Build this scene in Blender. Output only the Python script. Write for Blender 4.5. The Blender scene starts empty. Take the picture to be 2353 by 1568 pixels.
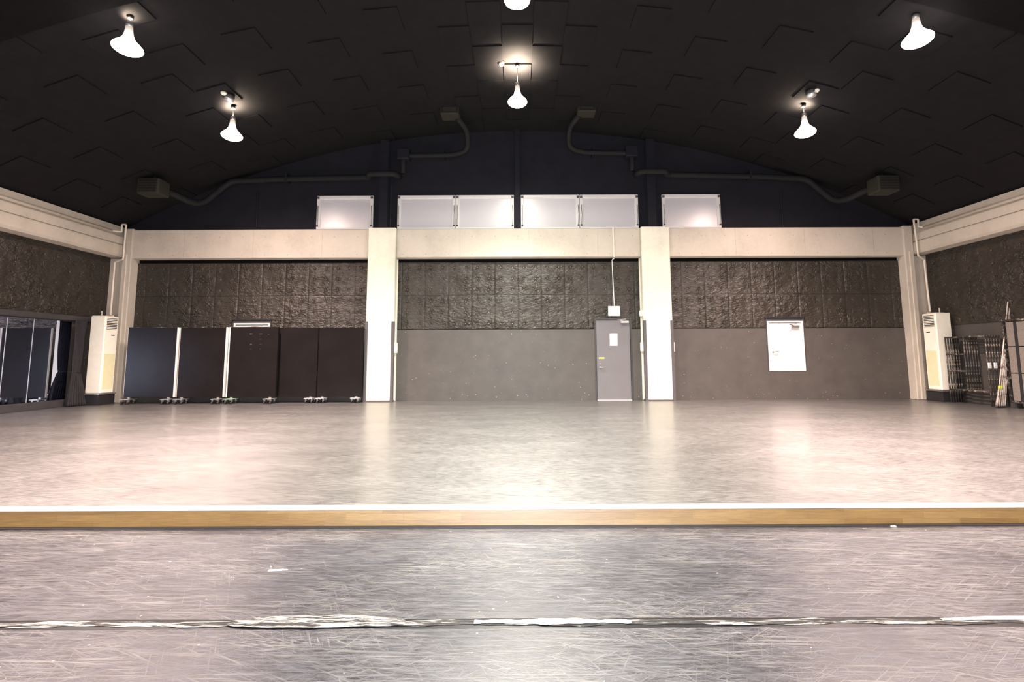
import bpy, math, random
from mathutils import Vector, Matrix
random.seed(7)
sc = bpy.context.scene
COL = sc.collection
PI = math.pi

# ---------------------------------------------------------------- camera, world, exposure
CAMZ = 1.08
FPX, PPX, PPY, TILT, ROLL = 1095.0, 1191.0, 709.0, math.atan(.1018), .004
cam_d = bpy.data.cameras.new('camera'); cam = bpy.data.objects.new('camera', cam_d); COL.objects.link(cam)
right = Vector((math.cos(ROLL), 0, -math.sin(ROLL)))
fwd = Vector((0, math.cos(TILT), math.sin(TILT)))
right = Vector((math.cos(ROLL), math.sin(ROLL) * math.sin(TILT), -math.sin(ROLL) * math.cos(TILT))).normalized()
up = right.cross(fwd).normalized()
cam.matrix_world = Matrix.Translation((0, 0, CAMZ)) @ Matrix((right, up, -fwd)).transposed().to_4x4()
cam_d.sensor_width = 36; cam_d.lens = FPX / 2353 * 36
cam_d.shift_x = (1176.5 - PPX) / 2353; cam_d.shift_y = (PPY - 784) / 2353
cam_d.clip_start = .05; cam_d.clip_end = 100
sc.camera = cam
w = bpy.data.worlds.new('world'); sc.world = w; w.use_nodes = True
w.node_tree.nodes['Background'].inputs[0].default_value = (.6, .65, .8, 1)
w.node_tree.nodes['Background'].inputs[1].default_value = .02
sc.view_settings.view_transform = 'Standard'; sc.view_settings.look = 'None'
sc.view_settings.exposure = 0.0; sc.view_settings.gamma = 1; sc.view_settings.use_curve_mapping = False
SPOT_W = 2700; UP_W = 5; LAMP_E = 14; SPOT_A = 118; WIDE = .13; BACK = .5; BACK2 = .35; REAR_E = 75
C_SIDE = (1, .75, .66); C_MID = (1, .95, .84)

def ray(px, py):
    dx, dy = px - PPX, PPY - py
    c, s = math.cos(ROLL), math.sin(ROLL)
    dx, dy = dx * c + dy * s, -dx * s + dy * c
    return dx, FPX * math.cos(TILT) - dy * math.sin(TILT), dy * math.cos(TILT) + FPX * math.sin(TILT)
def at(px, py, Y):
    r = ray(px, py); t = Y / r[1]; return Vector((r[0] * t, Y, CAMZ + r[2] * t))
def atZ(px, py, Z):
    r = ray(px, py); t = (Z - CAMZ) / r[2]; return Vector((r[0] * t, r[1] * t, Z))
def atX(px, py, X):
    r = ray(px, py); t = X / r[0]; return Vector((X, r[1] * t, CAMZ + r[2] * t))
RV, TOP = 21.0, 7.02
def vz(x): return TOP - RV + math.sqrt(RV * RV - x * x)

# ---------------------------------------------------------------- materials
def nt(name):
    m = bpy.data.materials.new(name); m.use_nodes = True
    return m, m.node_tree.nodes, m.node_tree.links, m.node_tree.nodes['Principled BSDF']
def N(n, t, **k):
    x = n.new(t)
    for a, b in k.items():
        if a.startswith('i_'):
            key = a[2:]; key = int(key) if key.isdigit() else key.replace('_', ' ')
            x.inputs[key].default_value = b
        else: setattr(x, a, b)
    return x
def math_(n, l, op, a, b=None, c=None, clamp=False):
    x = n.new('ShaderNodeMath'); x.operation = op; x.use_clamp = clamp
    for i, v in enumerate((a, b, c)):
        if v is None: continue
        if isinstance(v, (int, float)): x.inputs[i].default_value = v
        else: l.new(v, x.inputs[i])
    return x.outputs[0]
def ramp(n, l, fac, stops):
    r = n.new('ShaderNodeValToRGB'); e = r.color_ramp.elements
    while len(e) < len(stops): e.new(.5)
    for el, (p, c) in zip(e, stops):
        el.position = p; el.color = (c[0], c[1], c[2], 1) if isinstance(c, tuple) else (c, c, c, 1)
    l.new(fac, r.inputs[0]); return r.outputs[0]
def noise(n, l, scale, detail=4, rough=.55, vec=None, sc3=None, rot=0, dist=0):
    tc = n.new('ShaderNodeTexCoord') if vec is None else None
    v = tc.outputs['Object'] if vec is None else vec
    if sc3 or rot:
        mp = n.new('ShaderNodeMapping'); l.new(v, mp.inputs[0])
        if sc3: mp.inputs['Scale'].default_value = sc3
        if rot:
            # rotate first, then stretch
            m0 = n.new('ShaderNodeMapping'); m0.inputs['Rotation'].default_value = (0, 0, rot); l.new(v, m0.inputs[0]); l.new(m0.outputs[0], mp.inputs[0])
        v = mp.outputs[0]
    t = n.new('ShaderNodeTexNoise'); t.inputs['Scale'].default_value = scale; t.inputs['Detail'].default_value = detail
    t.inputs['Roughness'].default_value = rough; t.inputs['Distortion'].default_value = dist
    l.new(v, t.inputs['Vector']); return t.outputs['Fac']
def bump(n, l, h, b, strength=.3, dist=.01):
    x = n.new('ShaderNodeBump'); x.inputs['Strength'].default_value = strength; x.inputs['Distance'].default_value = dist
    l.new(h, x.inputs['Height']); l.new(x.outputs[0], b.inputs['Normal'])
def simple(name, col, rough=.5, metal=0, var=.12, nscale=8, spec=.5, bmp=0, emit=None, es=0):
    m, n, l, b = nt(name)
    f = noise(n, l, nscale)
    c = ramp(n, l, f, [(.3, tuple(v * (1 - var) for v in col)), (.7, tuple(min(1, v * (1 + var)) for v in col))])
    l.new(c, b.inputs['Base Color'])
    b.inputs['Roughness'].default_value = rough; b.inputs['Metallic'].default_value = metal
    b.inputs['Specular IOR Level'].default_value = spec
    if bmp: bump(n, l, f, b, bmp, .01)
    if emit: b.inputs['Emission Color'].default_value = (*emit, 1); b.inputs['Emission Strength'].default_value = es
    return m

M = {}
# concrete: cast boards, soft blotches, form-tie pocks and fine cracks
def concrete(name, col=(.56, .51, .43), spec=.3):
    m, n, l, b = nt(name)
    f1 = noise(n, l, 1.3, 6, .6); f2 = noise(n, l, 14, 5, .6); f3 = noise(n, l, 2.2, 3, .5, sc3=(1, 1, .25))
    s = math_(n, l, 'ADD', math_(n, l, 'MULTIPLY', f1, .5), math_(n, l, 'ADD', math_(n, l, 'MULTIPLY', f2, .2), math_(n, l, 'MULTIPLY', f3, .3)))
    c = ramp(n, l, s, [(.3, tuple(v * .78 for v in col)), (.5, col), (.7, tuple(v * 1.12 for v in col))])
    v = n.new('ShaderNodeTexVoronoi'); v.inputs['Scale'].default_value = 2.3
    tc = n.new('ShaderNodeTexCoord'); l.new(tc.outputs['Object'], v.inputs['Vector'])
    pock = math_(n, l, 'LESS_THAN', v.outputs['Distance'], .022)
    mx = N(n, 'ShaderNodeMix', data_type='RGBA'); l.new(pock, mx.inputs['Factor']); l.new(c, mx.inputs['A']); mx.inputs['B'].default_value = (.16, .14, .12, 1)
    l.new(mx.outputs['Result'], b.inputs['Base Color'])
    b.inputs['Roughness'].default_value = .75; b.inputs['Specular IOR Level'].default_value = spec
    bump(n, l, f2, b, .15, .01)
    return m
M['concrete'] = concrete('raw_concrete')
M['tie'] = simple('dark_tie_holes', (.28, .25, .21), .8)
M['pillar'] = concrete('painted_concrete', (.76, .75, .62))

def dark_wall(name, col, rough=.5):
    m, n, l, b = nt(name)
    f = noise(n, l, 3, 5); g = noise(n, l, 60, 2)
    c = ramp(n, l, f, [(.3, tuple(v * .88 for v in col)), (.7, tuple(v * 1.1 for v in col))])
    # chips and scuffs, thicker near the floor
    chip = noise(n, l, 21, 2, .4, sc3=(1, 1, 1.1))
    tc = n.new('ShaderNodeTexCoord'); sp = n.new('ShaderNodeSeparateXYZ'); l.new(tc.outputs['Object'], sp.inputs[0])
    low = math_(n, l, 'MULTIPLY', math_(n, l, 'LESS_THAN', sp.outputs['Z'], .2), .035)
    cf = math_(n, l, 'GREATER_THAN', math_(n, l, 'ADD', chip, low), .765)
    sf = noise(n, l, 6, 3, .6, sc3=(1, 1, 9)); sff = math_(n, l, 'MULTIPLY', math_(n, l, 'GREATER_THAN', sf, .73), .25)
    fac = math_(n, l, 'MAXIMUM', math_(n, l, 'MULTIPLY', cf, .8), sff)
    mx = N(n, 'ShaderNodeMix', data_type='RGBA'); l.new(fac, mx.inputs['Factor']); l.new(c, mx.inputs['A']); mx.inputs['B'].default_value = (.5, .46, .4, 1)
    l.new(mx.outputs['Result'], b.inputs['Base Color']); b.inputs['Roughness'].default_value = rough
    bump(n, l, g, b, .08, .004); return m
M['wall_low'] = dark_wall('charcoal_board_paint', (.080, .072, .065))
M['wall_up'] = simple('black_upper_wall', (.018, .018, .023), .75, nscale=3, spec=.1)
M['ceil'] = simple('black_ceiling_board', (.013, .0126, .0134), .8, nscale=5, bmp=.1, spec=.08)
M['soffit'] = simple('black_shadow_gap', (.008, .008, .008), .9, spec=.05)

# padded wall cloth: seams, dimples round the pins, creases radiating and running sideways
PW, PH, PZ0 = .592, .862, 1.775
def padding(name, axis):
    m, n, l, b = nt(name)
    tc = n.new('ShaderNodeTexCoord'); sp = n.new('ShaderNodeSeparateXYZ'); l.new(tc.outputs['Object'], sp.inputs[0])
    U = sp.outputs[axis]; V = math_(n, l, 'SUBTRACT', sp.outputs['Z'], PZ0)
    def cell(v, p, off=0):
        a = math_(n, l, 'DIVIDE', math_(n, l, 'ADD', v, off), p); return math_(n, l, 'FRACT', a)
    fu, fv = cell(U, PW, 100 * PW), cell(V, PH, 100 * PH)
    du = math_(n, l, 'MULTIPLY', math_(n, l, 'SUBTRACT', .5, math_(n, l, 'ABSOLUTE', math_(n, l, 'SUBTRACT', fu, .5))), PW)
    dv = math_(n, l, 'MULTIPLY', math_(n, l, 'SUBTRACT', .5, math_(n, l, 'ABSOLUTE', math_(n, l, 'SUBTRACT', fv, .5))), PH)
    seam = math_(n, l, 'LESS_THAN', math_(n, l, 'MINIMUM', du, dv), .008)
    # pins: two across, three up
    bu = math_(n, l, 'MULTIPLY', math_(n, l, 'SUBTRACT', cell(U, PW / 2, 100 * PW), .5), PW / 2)
    bv = math_(n, l, 'MULTIPLY', math_(n, l, 'SUBTRACT', cell(V, PH / 3, 100 * PH), .5), PH / 3)
    r = math_(n, l, 'SQRT', math_(n, l, 'ADD', math_(n, l, 'MULTIPLY', bu, bu), math_(n, l, 'MULTIPLY', bv, bv)))
    ang = math_(n, l, 'ARCTAN2', bv, bu)
    idn = noise(n, l, 1.7, 2)
    amp = ramp(n, l, idn, [(.36, .10), (.64, 1.0)])
    star = math_(n, l, 'MULTIPLY', math_(n, l, 'SINE', math_(n, l, 'MULTIPLY_ADD', ang, 7.0, math_(n, l, 'MULTIPLY', noise(n, l, 5, 3), 22))), amp)
    fall = math_(n, l, 'POWER', 2.718, math_(n, l, 'MULTIPLY', r, -16))
    dim = math_(n, l, 'MULTIPLY', math_(n, l, 'POWER', 2.718, math_(n, l, 'MULTIPLY', r, -45)), -.55)
    if axis == 'X': s3 = (1, 1, 2.4)
    else: s3 = (1, 1, 2.4)
    w1 = noise(n, l, 3.4, 3, .5, sc3=s3, dist=1.5); w2 = noise(n, l, 9, 2, .5, sc3=s3, dist=1.2)
    wr = math_(n, l, 'ADD', math_(n, l, 'MULTIPLY', w1, math_(n, l, 'MULTIPLY', amp, 1.5)), math_(n, l, 'MULTIPLY', w2, .45))
    h = math_(n, l, 'ADD', math_(n, l, 'ADD', wr, dim), math_(n, l, 'MULTIPLY', math_(n, l, 'MULTIPLY', star, fall), .38))
    h = math_(n, l, 'MULTIPLY', h, ramp(n, l, math_(n, l, 'MINIMUM', du, dv), [(.0, .62 if axis == 'X' else .95), (.025, .9 if axis == 'X' else 1.0), (.06, 1.0)]))
    bump(n, l, h, b, 1.0, .055)
    c = ramp(n, l, noise(n, l, 2.5, 3), [(.3, (.029, .024, .018)), (.7, (.041, .035, .027))])
    mx = N(n, 'ShaderNodeMix', data_type='RGBA'); l.new(seam if axis == 'X' else math_(n, l, 'MULTIPLY', seam, .35), mx.inputs['Factor']); l.new(c, mx.inputs['A']); mx.inputs['B'].default_value = (.012, .011, .01, 1)
    l.new(mx.outputs['Result'], b.inputs['Base Color']); b.inputs['Roughness'].default_value = .46; b.inputs['Specular IOR Level'].default_value = .55
    return m
M['pad_x'] = padding('black_padded_cloth', 'X'); M['pad_y'] = padding('black_padded_cloth_side', 'Y')
M['pin'] = simple('steel_pin', (.5, .47, .42), .35, .8)

# floor vinyl: scratches in many directions over worn grey sheet
def vinyl(name, c0, c1, rough, spec=.6, xs=1.0, scr=.5, coat=.3, cr=.2, ior=1.5):
    m, n, l, b = nt(name)
    parts = []
    for i, (rot, sx, sy, s_, th) in enumerate([(.03, .7, 16, 5, .60), (-.10, .8, 24, 7, .61), (.45, 1, 30, 4.5, .62), (-.6, 1, 30, 5.5, .63), (1.05, 1.2, 32, 4.5, .65), (2.0, 1.2, 36, 5.5, .655), (.22, .5, 40, 6, .62)]):
        f = noise(n, l, s_, 4, .6, sc3=(sx * xs, sy, 1), rot=rot, dist=.6)
        parts.append(ramp(n, l, f, [(th - .06, 0.0), (th + .06, 1.0)]))
    s = parts[0]
    for p in parts[1:]: s = math_(n, l, 'MAXIMUM', s, p)
    blotch = noise(n, l, 1.3, 6, .65, sc3=(.6, 1, 1)); fine = noise(n, l, 26, 5, .7, sc3=(.35, 3, 1))
    wear = ramp(n, l, noise(n, l, 2.3, 5, .7, sc3=(.5, 1, 1)), [(.35, .25), (.65, 1.0)])
    s = math_(n, l, 'MULTIPLY', s, wear)
    mix_ = math_(n, l, 'ADD', math_(n, l, 'MULTIPLY', blotch, .16), math_(n, l, 'MULTIPLY', fine, .84))
    base = ramp(n, l, mix_, [(.41, c0), (.59, c1)])
    sp_ = math_(n, l, 'GREATER_THAN', noise(n, l, 38, 1, .4), .80)
    fac = math_(n, l, 'MAXIMUM', math_(n, l, 'MULTIPLY', s, scr), math_(n, l, 'MULTIPLY', sp_, .8))
    mx = N(n, 'ShaderNodeMix', data_type='RGBA'); l.new(fac, mx.inputs['Factor']); l.new(base, mx.inputs['A']); mx.inputs['B'].default_value = (.52, .49, .45, 1)
    l.new(mx.outputs['Result'], b.inputs['Base Color'])
    rr = math_(n, l, 'MULTIPLY_ADD', mix_, .60, rough - .30)
    rr = math_(n, l, 'ADD', rr, math_(n, l, 'MULTIPLY', s, .10))
    l.new(rr, b.inputs['Roughness']); b.inputs['Specular IOR Level'].default_value = spec
    bump(n, l, math_(n, l, 'ADD', math_(n, l, 'MULTIPLY', fine, .5), math_(n, l, 'MULTIPLY', s, .4)), b, .22, .003)
    b.inputs['IOR'].default_value = ior; b.inputs['Coat Weight'].default_value = coat; b.inputs['Coat Roughness'].default_value = cr
    return m
M['floor_hi'] = vinyl('scratched_grey_stage_vinyl', (.008, .0075, .0075), (.024, .022, .021), .40, .95, 1, .16, .30, .20, 2.4)
M['floor_lo'] = vinyl('scratched_grey_floor_vinyl', (.004, .005, .012), (.024, .027, .044), .40, .6, 1, .34, .06, .26, 1.72)

# oak fascia: staves with grain
def wood():
    m, n, l, b = nt('varnished_oak_staves')
    tc = n.new('ShaderNodeTexCoord'); mp = n.new('ShaderNodeMapping'); mp.inputs['Rotation'].default_value = (PI / 2, 0, 0); l.new(tc.outputs['Object'], mp.inputs[0])
    br = n.new('ShaderNodeTexBrick'); l.new(mp.outputs[0], br.inputs['Vector'])
    br.inputs['Color1'].default_value = (.26, .14, .036, 1); br.inputs['Color2'].default_value = (.36, .215, .07, 1); br.inputs['Mortar'].default_value = (.17, .105, .04, 1)
    br.inputs['Scale'].default_value = 1; br.inputs['Brick Width'].default_value = .42; br.inputs['Row Height'].default_value = .05; br.inputs['Mortar Size'].default_value = .0008; br.offset = .37; br.squash = 1
    g = noise(n, l, 9, 5, .6, sc3=(1, 1, 18)); gc = ramp(n, l, g, [(.3, .7), (.7, 1.15)])
    mx = N(n, 'ShaderNodeMix', data_type='RGBA', blend_type='MULTIPLY'); mx.inputs['Factor'].default_value = 1; l.new(br.outputs['Color'], mx.inputs['A']); l.new(gc, mx.inputs['B'])
    l.new(mx.outputs['Result'], b.inputs['Base Color']); b.inputs['Roughness'].default_value = .45; b.inputs['Specular IOR Level'].default_value = 1.0; b.inputs['Coat Weight'].default_value = .8; b.inputs['Coat Roughness'].default_value = .38
    return m
M['wood'] = wood()
M['nosing'] = simple('white_vinyl_nosing', (.92, .92, .96), .3, var=.03)
M['base_tape'] = simple('grey_cloth_tape', (.022, .026, .032), .45, nscale=20)
# worn seam tape
def worn_tape():
    m, n, l, b = nt('torn_white_and_black_tape')
    f = noise(n, l, 5, 6, .75, sc3=(1, 10, 1), dist=.8); g = noise(n, l, 1.0, 3, .6, sc3=(1, .2, 1))
    tc = n.new('ShaderNodeTexCoord'); sp = n.new('ShaderNodeSeparateXYZ'); l.new(tc.outputs['Object'], sp.inputs[0])
    s = math_(n, l, 'ADD', math_(n, l, 'MULTIPLY', f, .65), math_(n, l, 'MULTIPLY', g, .35))
    c = ramp(n, l, s, [(.485, (.012, .012, .014)), (.51, (.03, .03, .03)), (.53, (.2, .19, .18)), (.60, (.7, .68, .64))])
    l.new(c, b.inputs['Base Color']); b.inputs['Roughness'].default_value = .35
    bump(n, l, f, b, .6, .01); return m
M['tape'] = worn_tape()
M['tape_black'] = simple('black_floor_tape', (.010, .010, .012), .35, nscale=20, var=.3)
M['tape_white'] = simple('white_crinkled_tape', (.82, .80, .77), .3, nscale=10, var=.12, bmp=.6)

M['white'] = simple('white_metal_paint', (.83, .82, .77), .4, var=.04)
M['cream'] = simple('cream_plastic', (.95, .94, .80), .4, var=.03)
M['cream_panel'] = simple('cream_intake_panel', (.80, .78, .50), .5, var=.03)
M['off'] = simple('white_plastic', (.85, .85, .82), .35, var=.03)
M['dark_slot'] = simple('dark_slot', (.02, .018, .016), .7)
M['door_grey'] = simple('grey_door_paint', (.155, .148, .155), .42, var=.05, nscale=2)
M['door_frame'] = simple('charcoal_frame_paint', (.05, .048, .05), .45)
M['door_white'] = simple('white_door_paint', (.80, .78, .74), .42, var=.02, nscale=2)
M['alu'] = simple('brushed_aluminium', (.72, .72, .72), .35, .7, nscale=30)
M['steel'] = simple('grey_steel', (.45, .45, .44), .35, .8, nscale=20)
M['guard'] = simple('grey_rubber_guard', (.085, .078, .085), .55)
M['black'] = simple('black_paint', (.02, .02, .022), .5)
M['post'] = simple('dark_steel_post', (.017, .017, .023), .6, spec=.12)
M['duct'] = simple('dark_grey_duct_cloth', (.019, .019, .020), .7, nscale=10, spec=.12)
M['outlet'] = simple('olive_grey_outlet_box', (.034, .033, .026), .7, spec=.12)
M['rubber'] = simple('black_rubber', (.025, .025, .025), .6)
M['yellow'] = simple('yellow_label', (.75, .66, .08), .5)
M['hiviz'] = simple('lime_tape', (.75, .85, .10), .5)
M['green'] = simple('pale_green_tape', (.35, .60, .42), .5)
M['cord'] = simple('black_cord', (.012, .012, .012), .6)
M['pipe'] = simple('cream_pipe_cover', (.76, .70, .60), .45, var=.05)
M['panel'] = simple('black_satin_laminate', (.0125, .0105, .0105), .27, nscale=2, var=.15, spec=.13)
M['frosted'] = simple('frosted_pane', (.62, .60, .62), .30, nscale=1.5, var=.03, spec=.9)
M['winframe'] = simple('white_window_frame', (.80, .78, .76), .4, var=.03)
M['carpet'] = simple('grey_deck_carpet', (.20, .175, .15), .9, nscale=60, var=.25)
M['curtain'] = simple('charcoal_curtain_cloth', (.022, .020, .024), .85, nscale=14, var=.2)
def scuffed():
    m, n, l, b = nt('scuffed_black_tube')
    f = noise(n, l, 14, 4, .7)
    c = ramp(n, l, f, [(.46, (.022, .021, .020)), (.56, (.09, .078, .068)), (.66, (.50, .43, .36))])
    l.new(c, b.inputs['Base Color']); b.inputs['Roughness'].default_value = .45; return m
M['scuff'] = scuffed()
def polelike():
    m, n, l, b = nt('worn_light_pole')
    f = noise(n, l, 9, 4, .7)
    c = ramp(n, l, f, [(.36, (.14, .12, .10)), (.46, (.62, .55, .47)), (.6, (.85, .79, .70))])
    l.new(c, b.inputs['Base Color']); b.inputs['Roughness'].default_value = .45; return m
M['pole'] = polelike()
m, n, l, b = nt('mirror_glass')
f = noise(n, l, .8, 2); c = ramp(n, l, f, [(.3, (.60, .66, .84)), (.7, (.64, .70, .88))]); l.new(c, b.inputs['Base Color'])
b.inputs['Metallic'].default_value = 1; b.inputs['Roughness'].default_value = .03; M['mirror'] = m
def lamp_mat(name, col, e):
    m, n, l, b = nt(name); b.inputs['Base Color'].default_value = (.9, .9, .9, 1)
    f = noise(n, l, 4, 2); c = ramp(n, l, f, [(0, tuple(v * .97 for v in col)), (1, col)]); l.new(c, b.inputs['Emission Color'])
    b.inputs['Emission Strength'].default_value = e; return m
M['bulb_side'] = lamp_mat('glowing_reflector_bulb_rosy', (1, .86, .82), LAMP_E); M['bulb_mid'] = lamp_mat('glowing_reflector_bulb_white', (1, .97, .90), LAMP_E)
M['neck'] = lamp_mat('softly_lit_bulb_neck', (1, .78, .60), .55)

# ---------------------------------------------------------------- mesh builder
class MB:
    def __init__(s): s.v = []; s.f = []; s.m = []
    def add(s, vs, fs, mi=0):
        o = len(s.v); s.v += [tuple(v) for v in vs]; s.f += [tuple(i + o for i in f) for f in fs]; s.m += [mi] * len(fs); return s
    def box(s, x0, x1, y0, y1, z0, z1, mi=0, mat=None):
        x0, x1 = min(x0, x1), max(x0, x1); y0, y1 = min(y0, y1), max(y0, y1); z0, z1 = min(z0, z1), max(z0, z1)
        vs = [Vector(p) for p in ((x0, y0, z0), (x1, y0, z0), (x1, y1, z0), (x0, y1, z0), (x0, y0, z1), (x1, y0, z1), (x1, y1, z1), (x0, y1, z1))]
        if mat: vs = [mat @ v for v in vs]
        return s.add(vs, [(0, 3, 2, 1), (4, 5, 6, 7), (0, 1, 5, 4), (1, 2, 6, 5), (2, 3, 7, 6), (3, 0, 4, 7)], mi)
    def cbox(s, x0, x1, y0, y1, z0, z1, c=.006, mi=0):     # box with chamfered edges
        x0, x1 = min(x0, x1), max(x0, x1); y0, y1 = min(y0, y1), max(y0, y1); z0, z1 = min(z0, z1), max(z0, z1)
        c = min(c, (x1 - x0) * .4, (y1 - y0) * .4, (z1 - z0) * .4)
        vs, ix = [], {}
        for a in (0, 1):
            for b_ in (0, 1):
                for d in (0, 1):
                    X, Y, Z = (x0, x1)[a], (y0, y1)[b_], (z0, z1)[d]
                    sx, sy, sz = (c, -c)[a], (c, -c)[b_], (c, -c)[d]
                    ix[a, b_, d] = len(vs); vs += [(X, Y + sy, Z + sz), (X + sx, Y, Z + sz), (X + sx, Y + sy, Z)]
        F = []
        def q(k, pts): F.append(tuple(ix[p] + k for p in pts))
        q(0, [(0, 0, 0), (0, 0, 1), (0, 1, 1), (0, 1, 0)]); q(0, [(1, 0, 0), (1, 1, 0), (1, 1, 1), (1, 0, 1)])
        q(1, [(0, 0, 0), (1, 0, 0), (1, 0, 1), (0, 0, 1)]); q(1, [(0, 1, 0), (0, 1, 1), (1, 1, 1), (1, 1, 0)])
        q(2, [(0, 0, 0), (0, 1, 0), (1, 1, 0), (1, 0, 0)]); q(2, [(0, 0, 1), (1, 0, 1), (1, 1, 1), (0, 1, 1)])
        for a in (0, 1):
            for b_ in (0, 1):
                i, j = ix[a, b_, 0], ix[a, b_, 1]; F.append((i, j, j + 1, i + 1) if a == b_ else (i, i + 1, j + 1, j))
                i, j = ix[a, 0, b_], ix[a, 1, b_]; F.append((i, j, j + 2, i + 2) if a != b_ else (i, i + 2, j + 2, j))
                i, j = ix[0, a, b_], ix[1, a, b_]; F.append((i + 1, j + 1, j + 2, i + 2) if a != b_ else (i + 1, i + 2, j + 2, j + 1))
        for a in (0, 1):
            for b_ in (0, 1):
                for d in (0, 1):
                    i = ix[a, b_, d]; F.append((i, i + 1, i + 2) if (a + b_ + d) % 2 else (i, i + 2, i + 1))
        return s.add(vs, F, mi)
    def tube(s, pts, r, seg=10, mi=0, caps=True):
        pts = [Vector(p) for p in pts]; rs = r if isinstance(r, (list, tuple)) else [r] * len(pts)
        vs, fs = [], []; ref = None
        for i, p in enumerate(pts):
            d = (pts[min(i + 1, len(pts) - 1)] - pts[max(i - 1, 0)]).normalized()
            if ref is None: ref = Vector((0, 0, 1)) if abs(d.z) < .9 else Vector((1, 0, 0))
            u = d.cross(ref).normalized(); vv = u.cross(d).normalized(); ref = vv
            for k in range(seg):
                a = 2 * PI * k / seg; vs.append(p + (u * math.cos(a) + vv * math.sin(a)) * rs[i])
        for i in range(len(pts) - 1):
            for k in range(seg):
                a, b_ = i * seg + k, i * seg + (k + 1) % seg; fs.append((a, b_, b_ + seg, a + seg))
        if caps: fs.append(tuple(range(seg))[::-1]); fs.append(tuple((len(pts) - 1) * seg + k for k in range(seg)))
        return s.add(vs, fs, mi)
    def lathe(s, prof, cx=0, cy=0, cz=0, seg=24, mi=0):
        vs, fs = [], []
        for r, z in prof:
            for k in range(seg): a = 2 * PI * k / seg; vs.append((cx + r * math.cos(a), cy + r * math.sin(a), cz + z))
        for i in range(len(prof) - 1):
            for k in range(seg): a, b_ = i * seg + k, i * seg + (k + 1) % seg; fs.append((a, b_, b_ + seg, a + seg))
        fs.append(tuple(range(seg))[::-1]); fs.append(tuple((len(prof) - 1) * seg + k for k in range(seg)))
        return s.add(vs, fs, mi)
    def build(s, name, mats, parent=None, smooth=False, loc=None):
        me = bpy.data.meshes.new(name); me.from_pydata(s.v, [], s.f)
        for mm in (mats if isinstance(mats, (list, tuple)) else [mats]): me.materials.append(mm)
        me.polygons.foreach_set('material_index', s.m)
        if smooth is True: me.polygons.foreach_set('use_smooth', [True] * len(s.f))
        me.update(); o = bpy.data.objects.new(name, me); COL.objects.link(o)
        if parent: o.parent = parent; 
        if parent and parent.type == 'EMPTY' and loc is None:   # coordinates given in world: keep them
            o.matrix_parent_inverse = parent.matrix_world.inverted() if False else Matrix.Translation(-Vector(parent.location))
        if loc is not None: o.location = loc
        return o
def thing(name, label, cat, loc=(0, 0, 0), group=None, rz=0):
    o = bpy.data.objects.new(name, None); COL.objects.link(o); o.location = loc; o.rotation_euler = (0, 0, rz); o.empty_display_size = .1
    o['label'] = label; o['category'] = cat
    if group: o['group'] = group
    return o
def tag(o, label, cat, group=None):
    o['label'] = label; o['category'] = cat
    if group: o['group'] = group
    return o
def struct(o, label=None, cat=None):
    o['kind'] = 'structure'
    if label: o['label'] = label
    if cat: o['category'] = cat
    return o
def dup(root, loc, label=None, group=None, rz=None):
    r = root.copy(); COL.objects.link(r); r.location = loc
    if label: r['label'] = label
    if group: r['group'] = group
    if rz is not None: r.rotation_euler = (0, 0, rz)
    for ch in list(root.children):
        c = ch.copy(); COL.objects.link(c); c.parent = r; c.matrix_parent_inverse = ch.matrix_parent_inverse.copy()
        for g in list(ch.children):
            d = g.copy(); COL.objects.link(d); d.parent = c; d.matrix_parent_inverse = g.matrix_parent_inverse.copy()
    return r
def bend(pts, r=.1, n=5):      # round the corners of a polyline
    pts = [Vector(p) for p in pts]; out = [pts[0]]
    for i in range(1, len(pts) - 1):
        a, b_, c = pts[i - 1], pts[i], pts[i + 1]
        k = min(r, (a - b_).length * .49, (c - b_).length * .49)
        p0 = b_ + (a - b_).normalized() * k; p1 = b_ + (c - b_).normalized() * k
        for j in range(n + 1): t = j / n; out.append(p0 * (1 - t) ** 2 + b_ * 2 * t * (1 - t) + p1 * t * t)
    out.append(pts[-1]); return out

# ---------------------------------------------------------------- the room shell
YW, XW, YB = 12.0, 10.35, -1.6
PILF = 11.72; BEAMF = 11.80
EDGE = atZ(1191, 1162, 0).y
LOWZ = -.140
ZB0, ZB1 = at(1191, 591, BEAMF).z, at(1191, 525, BEAMF).z      # cross beam
struct(MB().box(-XW, XW, EDGE, YW + .3, -.30, 0).build('floor', M['floor_hi']), 'raised stage floor of scratched grey vinyl', 'floor')
struct(MB().box(-XW, XW, YB, EDGE, -.45, LOWZ).build('floor', M['floor_lo']), 'lower floor of scratched grey vinyl in front of the step', 'floor')
# ceiling: shallow barrel vault with raised square acoustic boards
T = .575
mb = MB(); nseg = 48
xs = [-XW - .3 + (2 * XW + .6) * i / nseg for i in range(nseg + 1)]
vs = []; fs = []
for x in xs: vs += [(x, YB, vz(x)), (x, YW + .3, vz(x)), (x, YB, vz(x) + .25), (x, YW + .3, vz(x) + .25)]
for i in range(nseg):
    a = i * 4; fs += [(a, a + 1, a + 5, a + 4), (a + 2, a + 6, a + 7, a + 3)]
mb.add(vs, fs)
def tile(u0, u1, r0, r1, th=.026):
    y0, y1 = YW - r1 * T, YW - r0 * T; e = .004
    P = []
    for u in (u0 + e, u1 - e):
        x = RV * math.sin(u / RV); z = vz(x); nx, nz = -x / RV, -math.sqrt(1 - (x / RV) ** 2)
        for y in (y0 + e, y1 - e):
            P.append((x, y, z + .01)); P.append((x + nx * th, y, z + nz * th))
    mb.add(P, [(1, 3, 7, 5), (0, 4, 6, 2), (0, 1, 5, 4), (2, 6, 7, 3), (0, 2, 3, 1), (4, 5, 7, 6)])
cols = [(-.5, .5, 7), (-1.5, -.5, 6), (.5, 1.5, 6), (-2.5, -1.5, 7), (1.5, 2.5, 7)]
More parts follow.
